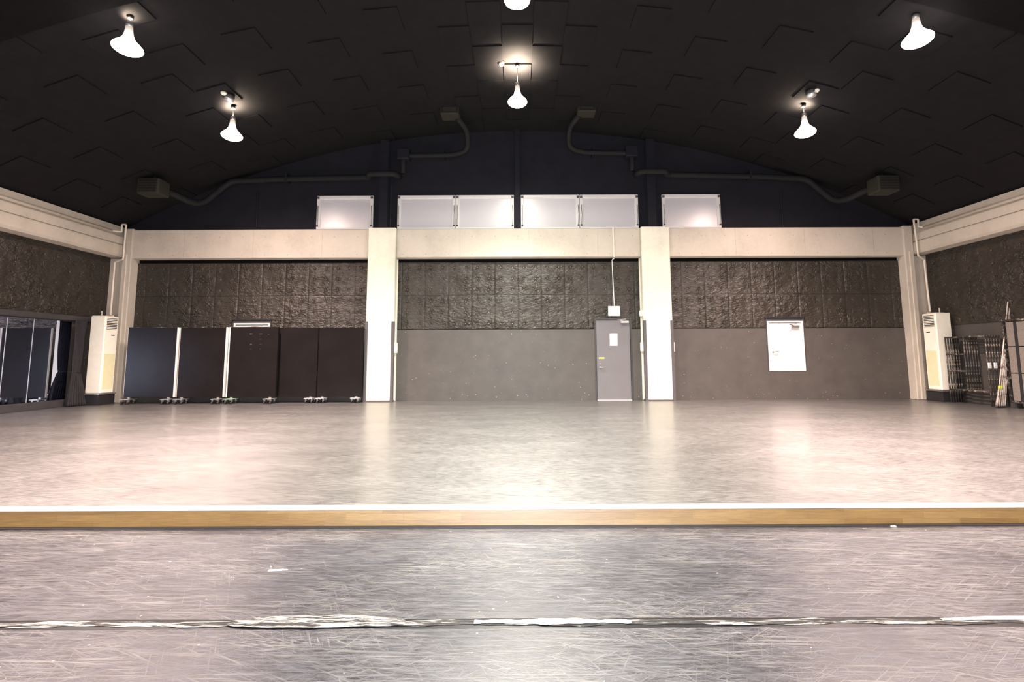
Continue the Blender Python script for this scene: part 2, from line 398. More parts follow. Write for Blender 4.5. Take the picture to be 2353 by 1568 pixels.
for e0, p in [(3.5, 8), (5.55, 7), (7.65, 8), (9.75, 8), (10.8, 7), (12.85, 8), (14.9, 7), (16.7, 8)]:
    cols += [(e0, e0 + 1, p), (-e0 - 1, -e0, p)]
for a, b_, p in cols:
    for r in range(p % 2, 30, 2):
        if r - 1 >= 0 or r == 1: 
            if r >= 1: tile(a * T, b_ * T, r - 1, r)
struct(mb.build('ceiling', M['ceil']), 'black vaulted ceiling with raised square boards', 'ceiling')
# transverse arch rib nearer the camera
def rib(y0, y1, drop):
    vs = []; fs = []
    for x in xs[1:-1]: vs += [(x, y0, vz(x) + .02), (x, y1, vz(x) + .02), (x, y0, vz(x) - drop), (x, y1, vz(x) - drop)]
    k = len(xs) - 2
    for i in range(k - 1):
        a = i * 4; fs += [(a + 2, a + 3, a + 7, a + 6), (a, a + 2, a + 6, a + 4), (a + 1, a + 5, a + 7, a + 3)]
    return MB().add(vs, fs)
struct(rib(5.7, 6.38, .10).build('trim_1', M['soffit']), 'dark transverse rib across the ceiling above the viewer', 'ceiling rib')
# far wall
def board(mb, x0, x1, z0, z1, y0, y1, holes=(), mi=0):
    X = sorted({x0, x1} | {h[i] for h in holes for i in (0, 1)}); Z = sorted({z0, z1} | {h[i] for h in holes for i in (2, 3)})
    X = [x for x in X if x0 <= x <= x1]; Z = [z for z in Z if z0 <= z <= z1]
    for i in range(len(X) - 1):
        for j in range(len(Z) - 1):
            cx, cz = (X[i] + X[i + 1]) / 2, (Z[j] + Z[j + 1]) / 2
            if any(h[0] < cx < h[1] and h[2] < cz < h[3] for h in holes): continue
            mb.box(X[i], X[i + 1], y0, y1, Z[j], Z[j + 1], mi)
PX0, PX1 = at(843, 620, PILF).x, at(907.5, 620, PILF).x        # left pillar
PX2, PX3 = at(1473, 620, PILF).x, at(1539, 620, PILF).x        # right pillar
PX0, PX1, PX2, PX3 = -3.76, -3.07, 3.09, 3.80
CXI, CXO = 9.70, 9.93
D1 = (at(1366, 800, YW).x, at(1452, 800, YW).x, 0.0, at(1400, 731, YW).z)
D2 = (at(1760, 740, YW).x - .03, at(1841, 740, YW).x + .05, at(1800, 853, YW).z, at(1800, 731, YW).z)
D3 = (-D2[1], -D2[0], D2[2], D2[3])
mb = MB().box(-XW - .3, XW + .3, YW + .04, YW + .3, -.1, 4.2)
struct(mb.build('wall_back', M['soffit']), 'far wall core behind the dark boards', 'wall')
# upper end wall under the vault
vs = []; fs = []
for x in xs: vs += [(x, YW + .04, 4.2), (x, YW + .04, vz(x) + .1)]
for i in range(nseg): a = i * 2; fs.append((a, a + 2, a + 3, a + 1))
struct(MB().add(vs, fs).build('wall_back', M['wall_up']), 'black upper end wall under the vault above the windows', 'wall')
for (x0, x1, holes, lab) in [(-CXI, PX0, [D3], 'left bay'), (PX1, PX2, [D1], 'centre bay'), (PX3, CXI, [D2], 'right bay')]:
    mb = MB(); board(mb, x0, x1, .0, PZ0 - .008, YW - .035, YW + .04, holes)
    struct(mb.build('wall_back', M['wall_low']), 'smooth charcoal lower wall of the ' + lab, 'wall')
    mb = MB(); board(mb, x0, x1, PZ0, ZB0 - .12 + .03, YW - .015, YW + .04, holes)
    # pins
    k0 = math.floor(x0 / PW) - 1; k1 = math.ceil(x1 / PW) + 1
    for k in range(k0 * 2, k1 * 2):
        px = (k + .5) * PW / 2
        if not (x0 + .05 < px < x1 - .05): continue
        for j in range(6):
            pz = PZ0 + (j + .5) * PH / 3
            if pz > ZB0 - .15 or any(h[0] - .03 < px < h[1] + .03 and h[2] < pz < h[3] + .03 for h in holes): continue
            for (sx, sz, y) in [(.007, .007, .024)]: mb.box(px - sx, px + sx, YW - y, YW - .012, pz - sz, pz + sz, 1)
    struct(mb.build('wall_back', [M['pad_x'], M['pin']]), 'black padded cloth upper wall of the ' + lab, 'wall')
# side walls
for s, side in ((-1, 'left'), (1, 'right')):
    a, b_ = s * XW, s * (XW + .25)
    struct(MB().box(a, b_, YB, YW + .1, -.45, 4.7).build('wall_' + side, M['wall_low']), side + ' side wall, charcoal lower part', 'wall')
    z0 = 2.07 if s < 0 else 1.80
    mb = MB().box(a - s * .03, a, YB, YW - .1, z0, 3.62)
    for k in range(-8, 42):
        py = (k + .5) * PW / 2
        if not 3 < py < YW - .2: continue
        for j in range(6):
            pz = PZ0 + (j + .5) * PH / 3
            if z0 + .03 < pz < 3.5: mb.box(a - s * .042, a - s * .028, py - .007, py + .007, pz - .007, pz + .007, 1)
    struct(mb.build('wall_' + side, [M['pad_y'], M['pin']]), side + ' side wall, black padded cloth upper part', 'wall')
    # stepped concrete side beam
    bi = 9.95
    prof = [(bi + .05, 3.62), (bi, 3.67), (bi, 3.905), (bi + .05, 3.91), (bi + .05, 3.935), (bi + .02, 3.94), (bi + .02, 4.12), (bi + .07, 4.125), (bi + .07, 4.16), (bi + .06, 4.165), (bi + .10, 4.40), (XW, 4.40), (XW, 3.62)]
    vs = []; n_ = len(prof)
    for y in (YB, YW - .1): vs += [(s * x, y, z) for x, z in prof]
    fs = [(i, (i + 1) % n_, n_ + (i + 1) % n_, n_ + i) for i in range(n_)] + [tuple(range(n_)), tuple(range(n_, 2 * n_))]
    struct(MB().add(vs, fs).build('trim_2' if s < 0 else 'trim_3', M['concrete']), 'stepped concrete beam along the %s side wall' % side, 'beam')
struct(MB().box(-XW - .2, XW + .2, YB - .25, YB, -.45, 7.4).build('wall_front', simple('beige_rear_wall', (.30, .27, .24), .7)), 'wall behind the viewer', 'wall')
# daylight window in the wall behind the viewer
wr = bpy.data.objects.new('window_7', None); COL.objects.link(wr); wr.location = (.1, YB, 1.2); struct(wr, 'daylit window in the wall behind the viewer', 'window')
mb = MB(); mb.box(-1.1, -1.03, YB, YB + .06, LOWZ, 1.25); mb.box(1.13, 1.2, YB, YB + .06, LOWZ, 1.25); mb.box(-1.03, 1.13, YB, YB + .06, LOWZ, LOWZ + .08); mb.box(-1.03, 1.13, YB, YB + .06, 1.17, 1.25); mb.box(.02, .08, YB, YB + .06, LOWZ + .08, 1.17)
mb.build('window_frame', M['winframe'], wr)
for a, b_ in ((-1.03, .02), (.08, 1.13)): MB().box(a, b_, YB + .01, YB + .02, LOWZ + .08, 1.17).build('pane', lamp_mat('daylit_pane', (.88, .91, 1), REAR_E), wr)
# cross beam in three lengths between the pillars
for i, (x0, x1, lab) in enumerate([(-CXI - .05, PX0, 'left'), (PX1, PX2, 'centre'), (PX3, CXI + .05, 'right')]):
    mb = MB().cbox(x0, x1, BEAMF, YW + .04, ZB0, ZB1, .015)
    kx = math.ceil((x0 + .1) / .58)
    while kx * .58 < x1 - .1:
        for zz in (ZB0 + .08, ZB1 - .20): mb.tube([(kx * .58, BEAMF - .0012, zz), (kx * .58, BEAMF + .01, zz)], .011, 8, 1)
        if kx % 3 == 0: mb.box(kx * .58 + .27, kx * .58 + .274, BEAMF - .0008, BEAMF + .01, ZB0 + .016, ZB1 - .016, 1)
        kx += 1
    struct(mb.build('trim_%d' % (4 + i), [M['concrete'], M['tie']]), 'concrete cross beam over the %s bay' % lab, 'beam')

# ---------------------------------------------------------------- pillars and corner columns
PT = at(875, 523, PILF).z
GZ = at(900, 739, PILF).z
for (x0, x1, lab) in [(PX0, PX1, 'white concrete pillar left of the grey door bay, beside the rolling panels'), (PX2, PX3, 'white concrete pillar just right of the grey door')]:
    t = thing('concrete_pillar', lab, 'pillar', ((x0 + x1) / 2, PILF + .15, 0), 'main concrete pillars')
    MB().cbox(x0, x1, PILF, YW + .04, .025, PT, .015).build('shaft', M['pillar'], t)
    MB().box(x0 - .003, x1 + .003, PILF - .004, YW + .02, 0, .025).build('base_strip', M['guard'], t)
    for sx in (0, 1):
        xe = (x0, x1)[sx]; d = (1, -1)[sx]
        g = MB().box(xe - d * .012, xe + d * .055, PILF - .014, PILF, .0, GZ); g.box(xe - d * .012, xe, PILF, PILF + .06, .0, GZ)
        g.build('corner_guard', M['guard'], t)
for s, side in ((-1, 'left'), (1, 'right')):
    t = thing('corner_column', 'raw concrete corner column at the far %s of the stage' % side, 'column', (s * 9.82, 11.9, 0), 'corner columns')
    mb = MB().cbox(s * CXI, s * CXO, BEAMF - .05, YW + .04, 0, ZB1 + .02, .015)
    mb.build('shaft', M['concrete'], t)
    mb = MB().cbox(s * (CXO + .02), s * (XW - .002), YW - .12, YW + .04, 0, ZB0 + .02, .01); mb.build('return_panel', M['concrete'], t)
    MB().box(s * (CXI + .10), s * (CXI + .125), BEAMF - .062, BEAMF - .05, .02, ZB0 + .1).build('cover_strip', M['pipe'], t)

# ---------------------------------------------------------------- upper windows
def window(i, x0, x1, zt, lab, single=0):
    zb = 4.36; y = YW
    f = .07
    wr = bpy.data.objects.new('window_%d' % i, None); COL.objects.link(wr); wr.location = ((x0 + x1) / 2, y, zb); struct(wr, lab, 'window')
    mb = MB(); mb.cbox(x0, x0 + f, y - .03, y + .04, zb, zt); mb.cbox(x1 - f, x1, y - .03, y + .04, zb, zt)
    mb.cbox(x0 + f, x1 - f, y - .03, y + .04, zt - f * 1.1, zt); mb.cbox(x0 + f, x1 - f, y - .03, y + .04, zb, zb + .04)
    mb.build('window_frame', M['winframe'], wr)
    mb = MB(); g = .02
    mb.cbox(x0 + f, x0 + f + g, y - .02, y + .01, zb + .04, zt - f); mb.cbox(x1 - f - g, x1 - f, y - .02, y + .01, zb + .04, zt - f); mb.cbox(x0 + f, x1 - f, y - .02, y + .01, zt - f * 1.1 - g, zt - f * 1.1)
    mb.build('sash', M['winframe'], wr)
    MB().box(x0 + f, x1 - f, y, y + .012, zb + .03, zt - f).build('pane', M['frosted'], wr)
    for xx in (x0 + .035, x1 - .035):
        MB().tube([(xx, y - .045, zb + .12), (xx + .01, y - .06, zb + .35), (xx, y - .045, zb + .62)], .009, 6).build('stay_arm', M['steel'], wr, True)
        MB().cbox(xx - .03, xx + .03, y - .055, y - .03, zt - .09, zt - .03).build('hinge', M['guard'], wr)
        MB().lathe([(0.001, 0), (.022, .0), (.022, .03), (.001, .03)], xx, y - .05, zb + .07, 10).build('catch', M['black'], wr)
wz = at(1190, 449, YW).z
WX = [(729, 858), (914, 1047), (1048, 1181), (1197, 1331), (1332, 1466), (1521, 1655)]
WL = ['leftmost upper window, single pane left of the left steel post', 'upper window just right of the left steel post', 'upper window left of the central black mullion',
      'upper window right of the central black mullion', 'upper window just left of the right steel post', 'rightmost upper window, single pane right of the right steel post']
for i, ((a, b_), lab) in enumerate(zip(WX, WL)):
    window(i + 1, at(a, 480, YW).x, at(b_, 480, YW).x, wz, lab)
for (px, lab) in ((882, 'dark steel post rising above the left pillar'), (1497, 'dark steel post rising above the right pillar')):
    x = at(px, 480, 11.9).x
    mb = MB(); mb.box(x - .11, x + .11, 11.84, 11.855, ZB1 + .03, vz(abs(x) + .11) - .03); mb.box(x - .11, x + .11, 11.985, 12.0, ZB1 + .03, vz(abs(x) + .11) - .03); mb.box(x - .012, x + .012, 11.855, 11.985, ZB1 + .03, vz(x) - .02)
    t = thing('steel_post', lab, 'post', (x, 11.92, ZB1), 'steel posts above the beam')
    mb.build('post_shaft', M['post'], t)
    MB().box(x - .16, x + .16, 11.83, 12.0, ZB1, ZB1 + .03).build('base_plate', M['post'], t)
    MB().tube([(x + .16 , 11.95, ZB1 + .01), (x + .16, 11.95, ZB1 + 1.2)], .012, 6).build('cable', M['cord'], t)
tag(MB().cbox(at(1183, 480, YW).x, at(1195, 480, YW).x, YW - .07, YW + .04, ZB1, vz(0) - .01).build('black_mullion', M['post']), 'slim black vertical mullion between the two middle upper windows', 'mullion')
for px, lab in ((590, 'thin black cable drop on the left of the upper wall'), (1797, 'thin black cable drop on the right of the upper wall')):
    p = at(px, 470, YW); tag(MB().tube([(p.x, YW + .025, ZB1), (p.x, YW + .025, 5.35)], .02, 6).build('wall_cable', M['post']), lab, 'cable')

# ---------------------------------------------------------------- doors
def closer(par, x1, zt, y, mat, below=0):
    MB().cbox(x1 - .26, x1 - .06, y - .06, y, zt - .10 - below, zt - .045 - below, .006).build('closer_body', mat, par)
    MB().tube([(x1 - .2, y - .04, zt - .045 - below), (x1 - .36, y - .13, zt - .03 - below), (x1 - .12, y - .03, zt - .0)], .009, 6).build('closer_arm', mat, par)
def lever(par, x, z, y, d=1):
    MB().lathe([(.001, 0), (.026, 0), (.026, .01), (.001, .01)], 0, 0, 0, 12).build('rose', M['steel'], par, True, loc=None) if False else None
    mb = MB(); mb.tube([(x, y, z), (x, y - .05, z)], .011, 8); mb.tube([(x, y - .05, z), (x + d * .03, y - .055, z + .003), (x + d * .12, y - .055, z)], .010, 8)
    mb.tube([(x, y, z), (x, y - .008, z)], .026, 12)
    mb.build('handle', M['steel'], par, True)
    MB().tube([(x, y, z + .09), (x, y - .012, z + .09)], .014, 10).build('keyhole', M['steel'], par, True)
d = D1; dr = bpy.data.objects.new('door_1', None); COL.objects.link(dr); dr.location = ((d[0] + d[1]) / 2, YW, 0); struct(dr, 'grey steel door between the centre bay boards and the right pillar', 'door')
yf = YW - .045
mb = MB(); mb.cbox(d[0], d[0] + .04, yf, YW + .04, 0, d[3]); mb.cbox(d[1] - .04, d[1], yf, YW + .04, 0, d[3]); mb.cbox(d[0] + .04, d[1] - .04, yf, YW + .04, d[3] - .05, d[3])
mb.build('door_frame', M['door_frame'], dr)
lf = MB().cbox(d[0] + .045, d[1] - .045, YW - .02, YW + .03, .012, d[3] - .055, .004).build('door_leaf', M['door_grey'], dr)
MB().box(d[0] + .04, d[1] - .04, YW - .06, YW + .0, 0, .012).build('threshold', M['pipe'], dr)
yl = YW - .02
lever(dr, d[0] + .13, at(1378, 845, YW).z, yl)
closer(dr, d[1] - .02, d[3] - .035, yl, M['alu'])
a, b_ = at(1401, 795, YW), at(1418, 768, YW)
MB().cbox(a.x, b_.x, yl - .004, yl, a.z, b_.z, .002).build('notice_sheet', M['off'], dr)['label'] = 'blank white notice sheet'
a, b_ = at(1376, 825, YW), at(1388, 821.5, YW)
MB().box(a.x, b_.x, yl - .003, yl, a.z, b_.z).build('sticker', M['yellow'], dr)['label'] = 'small yellow sticker'
for k, (d, lab) in enumerate([(D2, 'white raised door in the right bay wall, well above the stage'), (D3, 'white raised door whose top shows above the rolling panels')]):
    dr = bpy.data.objects.new('door_%d' % (k + 2), None); COL.objects.link(dr); dr.location = ((d[0] + d[1]) / 2, YW, d[2]); struct(dr, lab, 'door')
    zt = d[3]; mb = MB()
    mb.box(d[0], d[1], YW - .04, YW + .04, zt - .075, zt); mb.box(d[0], d[0] + .03, YW - .04, YW + .04, d[2] + .02, zt - .075); mb.box(d[1] - .03, d[1], YW - .04, YW + .04, d[2] + .02, zt - .075)
    mb.build('door_frame', M['door_frame'], dr)
    MB().box(d[0] - .02, d[1] + .02, YW - .07, YW - .0, zt, zt + .018).build('drip_edge', M['black'], dr)
    z1 = zt - .08; mb = MB(); f = .045
    mb.cbox(d[0] + .03, d[0] + .03 + f, YW - .05, YW + .03, d[2], z1); mb.cbox(d[1] - .03 - f, d[1] - .03, YW - .05, YW + .03, d[2], z1)
    mb.cbox(d[0] + .03 + f, d[1] - .03 - f, YW - .05, YW + .03, z1 - .04, z1); mb.cbox(d[0] + .03 + f, d[1] - .03 - f, YW - .05, YW + .03, d[2], d[2] + .05)
    mb.build('white_architrave', M['white'], dr)
    MB().cbox(d[0] + .08, d[1] - .08, YW - .025, YW + .02, d[2] + .055, z1 - .05, .003).build('door_leaf', M['door_white'], dr)
    zh = d[2] + (zt - d[2]) * .36
    lever(dr, d[0] + .15, zh, YW - .025)
    closer(dr, d[1] - .08, z1 - .07, YW - .025, M['steel'])
    MB().box((d[0] + d[1]) / 2 - .10, (d[0] + d[1]) / 2 + .14, YW - .030, YW - .025, zh + .085, zh + .125).build('sign_strip', M['off'], dr)

# ---------------------------------------------------------------- boxes, switches, conduits
a, b_ = at(1397, 727, YW), at(1423, 704.5, YW)
t = thing('exit_light_box', 'white square light box on the padding above the grey door', 'light box', ((a.x + b_.x) / 2, YW - .06, a.z))
MB().cbox(a.x, b_.x, YW - .09, YW - .015, a.z, b_.z, .01).build('housing', M['off'], t)
MB().box(a.x + .02, b_.x - .02, YW - .094, YW - .09, a.z + .03, b_.z - .02).build('lit_face', simple('dim_lit_white_face', (.9, .95, .9), .3, var=.02, emit=(.88, 1, .94), es=.7), t)
c = at(1407, 600, YW - .02)
pts = [(c.x + .02, YW - .03, b_.z), (c.x, YW - .03, ZB0 - .0), (c.x, BEAMF - .02, ZB0 - .03), (c.x, BEAMF - .02, ZB1)]
t = thing('cable_conduit', 'thin white conduit running from the light box up over the beam', 'conduit', (c.x, YW - .03, b_.z))
MB().tube([pts[0], (c.x + .005, YW - .03, 2.9), (c.x - .01, YW - .03, ZB0 - .05), (c.x, BEAMF - .03, ZB0 - .05)] , .012, 8).build('conduit_tube', M['off'], t, True)
MB().cbox(c.x - .02, c.x + .02, BEAMF - .03, BEAMF, ZB0 - .02, ZB1 + .02, .005).build('conduit_cover', M['pipe'], t)
def wbox(px0, px1, py0, py1, x_face, s, name, lab, cat, mat, y=11.86):
    # a small box on the side face of a pillar (x_face), s = direction it sticks out
    z0, z1 = at(px0, py1, y).z, at(px0, py0, y).z
    t = thing(name, lab, cat, (x_face, y, z0))
    MB().cbox(x_face, x_face + s * .06, y - .06, y + .05, z0, z1, .008).build('box_body', mat, t)
    MB().cbox(x_face + s * .06, x_face + s * .068, y - .03, y + .02, z0 + (z1 - z0) * .3, z0 + (z1 - z0) * .7, .003).build('rocker', M['off'], t)
wbox(1470, 1478, 714, 727, PX2, -1, 'sensor_box', 'small white box on the left side of the right pillar, level with the light box', 'sensor', M['off'])
wbox(1470, 1478, 787, 808, PX2, -1, 'switch_box', 'cream switch box on the left side of the right pillar beside the grey door', 'switch', M['cream'])
wbox(1551, 1553, 787, 809, PX3, 1, 'switch_box', 'yellowish switch box on the right side of the right pillar', 'switch', M['cream'])
wbox(905, 910, 788, 812, PX1, 1, 'switch_box', 'cream switch box on the right side of the left pillar', 'switch', M['cream'])
for x, s, lab in ((PX1, 1, 'slim cream conduit down the right side of the left pillar'), (PX2, -1, 'slim cream conduit down the left side of the right pillar')):
    tag(MB().box(x, x + s * .022, 11.93, YW - .036, .01, ZB0 - .02).build('cable_conduit', M['pipe']), lab, 'conduit')

# ---------------------------------------------------------------- step: fascia, nosing, tape
FY = EDGE
mb = MB().box(-XW, XW, FY - .008, FY, LOWZ, -.0285); struct(mb.build('trim_7', M['wood']), 'oak stave fascia of the stage step', 'step fascia')
mb = MB(); prof = [(FY + .018, .002), (FY - .004, .002), (FY - .010, -.002), (FY - .013, -.012), (FY - .012, -.024), (FY - .006, -.028), (FY + .018, -.028)]
vs = [(x, y, z) for x in (-XW, XW) for y, z in prof]; n_ = len(prof)
mb.add(vs, [(i, (i + 1) % n_, n_ + (i + 1) % n_, n_ + i) for i in range(n_)] + [tuple(range(n_)), tuple(range(n_, 2 * n_))])
struct(mb.build('trim_8', M['nosing']), 'white rounded nosing along the stage edge', 'nosing')
struct(MB().box(-XW, XW, FY - .050, FY - .008, LOWZ, LOWZ + .004).build('baseboard_step', M['base_tape']), 'grey tape along the foot of the step', 'baseboard')
# seam tape on the lower floor, torn and crinkled
Ys = atZ(1191, 1433, LOWZ).y
def ribbon(y_c, w_fn, x0, x1, z, mat, name, lab, n_=260, hump=None, grp=None):
    vs, fs = [], []
    for i in range(n_ + 1):
        x = x0 + (x1 - x0) * i / n_
        lo, hi = w_fn(x); zz = z + (hump(x) if hump else 0)
        my = (lo + hi) / 2
        vs += [(x, y_c + lo, z), (x, y_c + my * .6 + lo * .4, zz + .0015), (x, y_c + my, zz + .002 + .001 * math.sin(x * 63)), (x, y_c + hi, z)]
    for i in range(n_):
        a = i * 4
        for k in range(3): fs.append((a + k, a + 4 + k, a + 5 + k, a + k + 1))
    o = MB().add(vs, fs).build(name, mat, smooth=True); tag(o, lab, 'tape', grp); return o
def h1(x, s): return math.sin(x * 7.3 + s) * .5 + math.sin(x * 17.9 + s * 2.1) * .3 + math.sin(x * 41 + s * 3.7) * .2
ribbon(Ys, lambda x: (-.040 + .004 * h1(x, 1), .040 + .004 * h1(x, 2)), -4, 4, LOWZ + .0005, M['tape_black'], 'floor_tape', 'long black tape strip across the lower floor seam')
ribbon(Ys, lambda x: (-.022 + .012 * h1(x, 3), .020 + .010 * h1(x, 4)), -4, 4, LOWZ + .0035, M['tape'], 'floor_tape', 'torn white tape running along the black seam strip', 400)
xa, xb = atZ(535, 1425, LOWZ).x, atZ(935, 1425, LOWZ).x
def wfn(x):
    t = (x - xa) / (xb - xa); e = math.sin(PI * min(1, max(0, t))) ** .5
    return (-.030 * e - .012 + .006 * h1(x, 7), .052 * e + .012 + .006 * h1(x, 8))
ribbon(Ys, wfn, xa, xb, LOWZ + .007, M['tape'], 'floor_tape', 'wide crinkled bulge of white tape left of centre on the seam', 120, lambda x: .004 * abs(h1(x * 3, 5)))
xa2, xb2 = atZ(1090, 1430, LOWZ).x, atZ(1450, 1430, LOWZ).x
def wfn2(x):
    t = (x - xa2) / (xb2 - xa2); e = math.sin(PI * min(1, max(0, t))) ** .6
    return (-.010 - .008 * e + .008 * h1(x * 2, 9), .014 * e + .010 + .010 * h1(x * 2, 5))
ribbon(Ys, wfn2, xa2, xb2, LOWZ + .007, M['tape_white'], 'floor_tape', 'smooth white tape patch at the middle of the seam', 120)
xa3 = atZ(2160, 1425, LOWZ).x
ribbon(Ys + .012, lambda x: (-.012, .004 + .016 * min(1, (x - xa3) * 4)), xa3, 3.2, LOWZ + .007, M['tape_white'], 'floor_tape', 'bright white tape end at the right edge of the photo', 60)
p = atZ(2052, 1211, LOWZ)
tag(MB().add([(p.x - .022, p.y - .01, LOWZ + .001), (p.x + .02, p.y - .012, LOWZ + .001), (p.x + .024, p.y + .012, LOWZ + .001), (p.x - .012, p.y + .014, LOWZ + .001), (p.x - .018, p.y - .006, LOWZ + .006), (p.x + .017, p.y - .007, LOWZ + .008), (p.x + .018, p.y + .008, LOWZ + .007), (p.x - .008, p.y + .01, LOWZ + .005)],
    [(4, 5, 6, 7), (0, 1, 5, 4), (1, 2, 6, 5), (2, 3, 7, 6), (3, 0, 4, 7), (0, 3, 2, 1)]).build('paper_scrap', M['tape_white']), 'small white scrap at the foot of the step, right of centre', 'scrap')
p = atZ(638, 1311, LOWZ)
mb = MB(); mb.box(-.05, .03, -.011, .011, 0, .0012); mb.box(.035, .055, -.007, .006, 0, .001)
o = mb.build('tape_scrap', M['tape_white']); o.location = (p.x, p.y, LOWZ + .0005); o.rotation_euler = (0, 0, .1); tag(o, 'small white tape scrap on the lower floor between step and seam', 'scrap')

# ---------------------------------------------------------------- pendant lamps
def build_lamp(kind, loc, label, group, hang, col):
    x, y, z = loc          # ceiling point
    t = thing('pendant_lamp', label, 'lamp', (x, y, z), group)
    zb = z - hang          # bulb bottom
    MB().lathe([(.001, 0), (.045, 0), (.038, -.03), (.012, -.045), (.001, -.045)][::-1], x, y, z, 16).build('ceiling_rose', M['cord'], t, True)
    k = .92
    MB().tube([(x, y, z - .03), (x, y, zb + .50 * k)], .006, 6).build('hanging_cord', M['cord'], t)
    MB().lathe([(.001, .43 * k), (.046, .43 * k), (.046, .49 * k), (.038, .52 * k), (.001, .52 * k)], x, y, zb, 20).build('socket', M['steel'], t, True)
    MB().lathe([(.001, .30 * k), (.060, .30 * k), (.052, .36 * k), (.046, .43 * k), (.001, .43 * k)], x, y, zb, 20).build('bulb_neck', M['neck'], t, True)
    prof = [(.001, 0), (.09, .004), (.15, .02), (.187, .05), (.195, .075), (.187, .10), (.15, .145), (.105, .195), (.072, .25), (.060, .30), (.001, .30)]
    MB().lathe([(r_, h_ * k) for r_, h_ in prof], x, y, zb, 32).build('reflector_bulb', M[kind], t, True)
    gap = max(.06, hang - .52 * k - .02)
    ld = bpy.data.lights.new('lamp_light', 'SPOT'); ld.energy = SPOT_W * (1 if y > 5 else BACK if y > 3 else BACK2); ld.color = col; ld.spot_size = math.radians(SPOT_A); ld.spot_blend = 1; ld.shadow_soft_size = .16
    lo = bpy.data.objects.new('lamp_light', ld); COL.objects.link(lo); lo.parent = t; lo.location = (0, 0, -hang - .02 - .16)
    lw = ld.copy(); lw.name = 'lamp_light_wide'; lw.energy = ld.energy * WIDE; lw.spot_size = math.radians(172); lw.spot_blend = .5
    lv = bpy.data.objects.new('lamp_light_wide', lw); COL.objects.link(lv); lv.parent = t; lv.location = lo.location
    lu = bpy.data.lights.new('upward_spill', 'SPOT'); lu.energy = UP_W * 1100 * max(gap, .1) ** 2; lu.color = (1, .80, .60); lu.spot_size = math.radians(150); lu.spot_blend = .8; lu.shadow_soft_size = .05
    lp = bpy.data.objects.new('upward_spill', lu); COL.objects.link(lp); lp.parent = t; lp.location = (0, .0, -gap); lp.rotation_euler = (PI, 0, 0)
    return t
LG = 'reflector pendant lamps'
XL = 5.80
for (x, y, lab, kd, zt_, zb_) in [
    (-5.79, 9.25, 'glowing pendant lamp on the left of the far row', 'bulb_side', 5.97, 5.49), (0, 9.15, 'glowing pendant lamp at the centre of the far row, above the black mullion', 'bulb_mid', 6.66, 6.13),
    (5.83, 9.25, 'glowing pendant lamp on the right of the far row', 'bulb_side', 5.99, 5.51), (-5.79, 6.65, 'largest glowing pendant lamp at the upper left of the photo', 'bulb_side', 6.08, 5.60),
    (0, 6.52, 'glowing pendant lamp cut off by the top edge of the photo at centre', 'bulb_mid', 6.76, 6.25), (5.93, 6.62, 'large glowing pendant lamp at the upper right of the photo', 'bulb_side', 6.13, 5.66)]:
    build_lamp(kd, (x, y, vz(x) - .036), lab, LG, vz(x) - .036 - zb_, C_MID if kd == 'bulb_mid' else C_SIDE)
for y in (3.9, 1.25):
    for x in (-XL, 0, XL):
        build_lamp('bulb_mid' if x == 0 else 'bulb_side', (x, y, vz(x) - .036), 'pendant lamp hanging overhead outside the view', 'pendant lamps outside the view', .82, C_MID if x == 0 else C_SIDE)
# smoke detectors and round beacons on the ceiling
def detector(px, py, lab):
    # find the vault point
    r = ray(px, py); lo, hi = 0, 30 / r[1]
    for _ in range(50):
        m_ = (lo + hi) / 2
        if CAMZ + r[2] * m_ < vz(r[0] * m_) - .03: lo = m_
        else: hi = m_
    return Vector((r[0] * m_, r[1] * m_, CAMZ + r[2] * m_))
for px, py, lab in ((514, 213, 'cream smoke detector beside the beacon above the far left lamp'), (1152, 146, 'cream round smoke detector above the far centre lamp'), (1876, 207, 'cream smoke detector beside the beacon above the far right lamp')):
    p = detector(px, py, lab); z = vz(p.x)
    t = thing('smoke_detector', lab, 'smoke detector', (p.x, p.y, z), 'smoke detectors')
    MB().lathe([(.001, -.03), (.062, -.03), (.066, -.0), (.001, .0)], p.x, p.y, z, 20).build('mounting_base', M['dark_slot'], t, True)
    MB().lathe([(.001, -.075), (.035, -.072), (.052, -.05), (.058, -.03), (.001, -.03)], p.x, p.y, z, 20).build('detector_head', M['cream'], t, True)
for px, py, lab in ((526, 221, 'black and white round ceiling beacon above the far left lamp'), (1864, 210, 'black and white round ceiling beacon above the far right lamp')):
    p = detector(px, py, lab); z = vz(p.x)
    t = thing('ceiling_beacon', lab, 'beacon', (p.x, p.y, z), 'round ceiling units')
    MB().lathe([(.001, -.07), (.10, -.07), (.105, 0), (.001, 0)], p.x, p.y, z, 24).build('black_body', M['black'], t, True)
    MB().lathe([(.001, -.13), (.085, -.13), (.09, -.07), (.001, -.07)], p.x, p.y, z, 24).build('white_face', M['alu'], t, True)

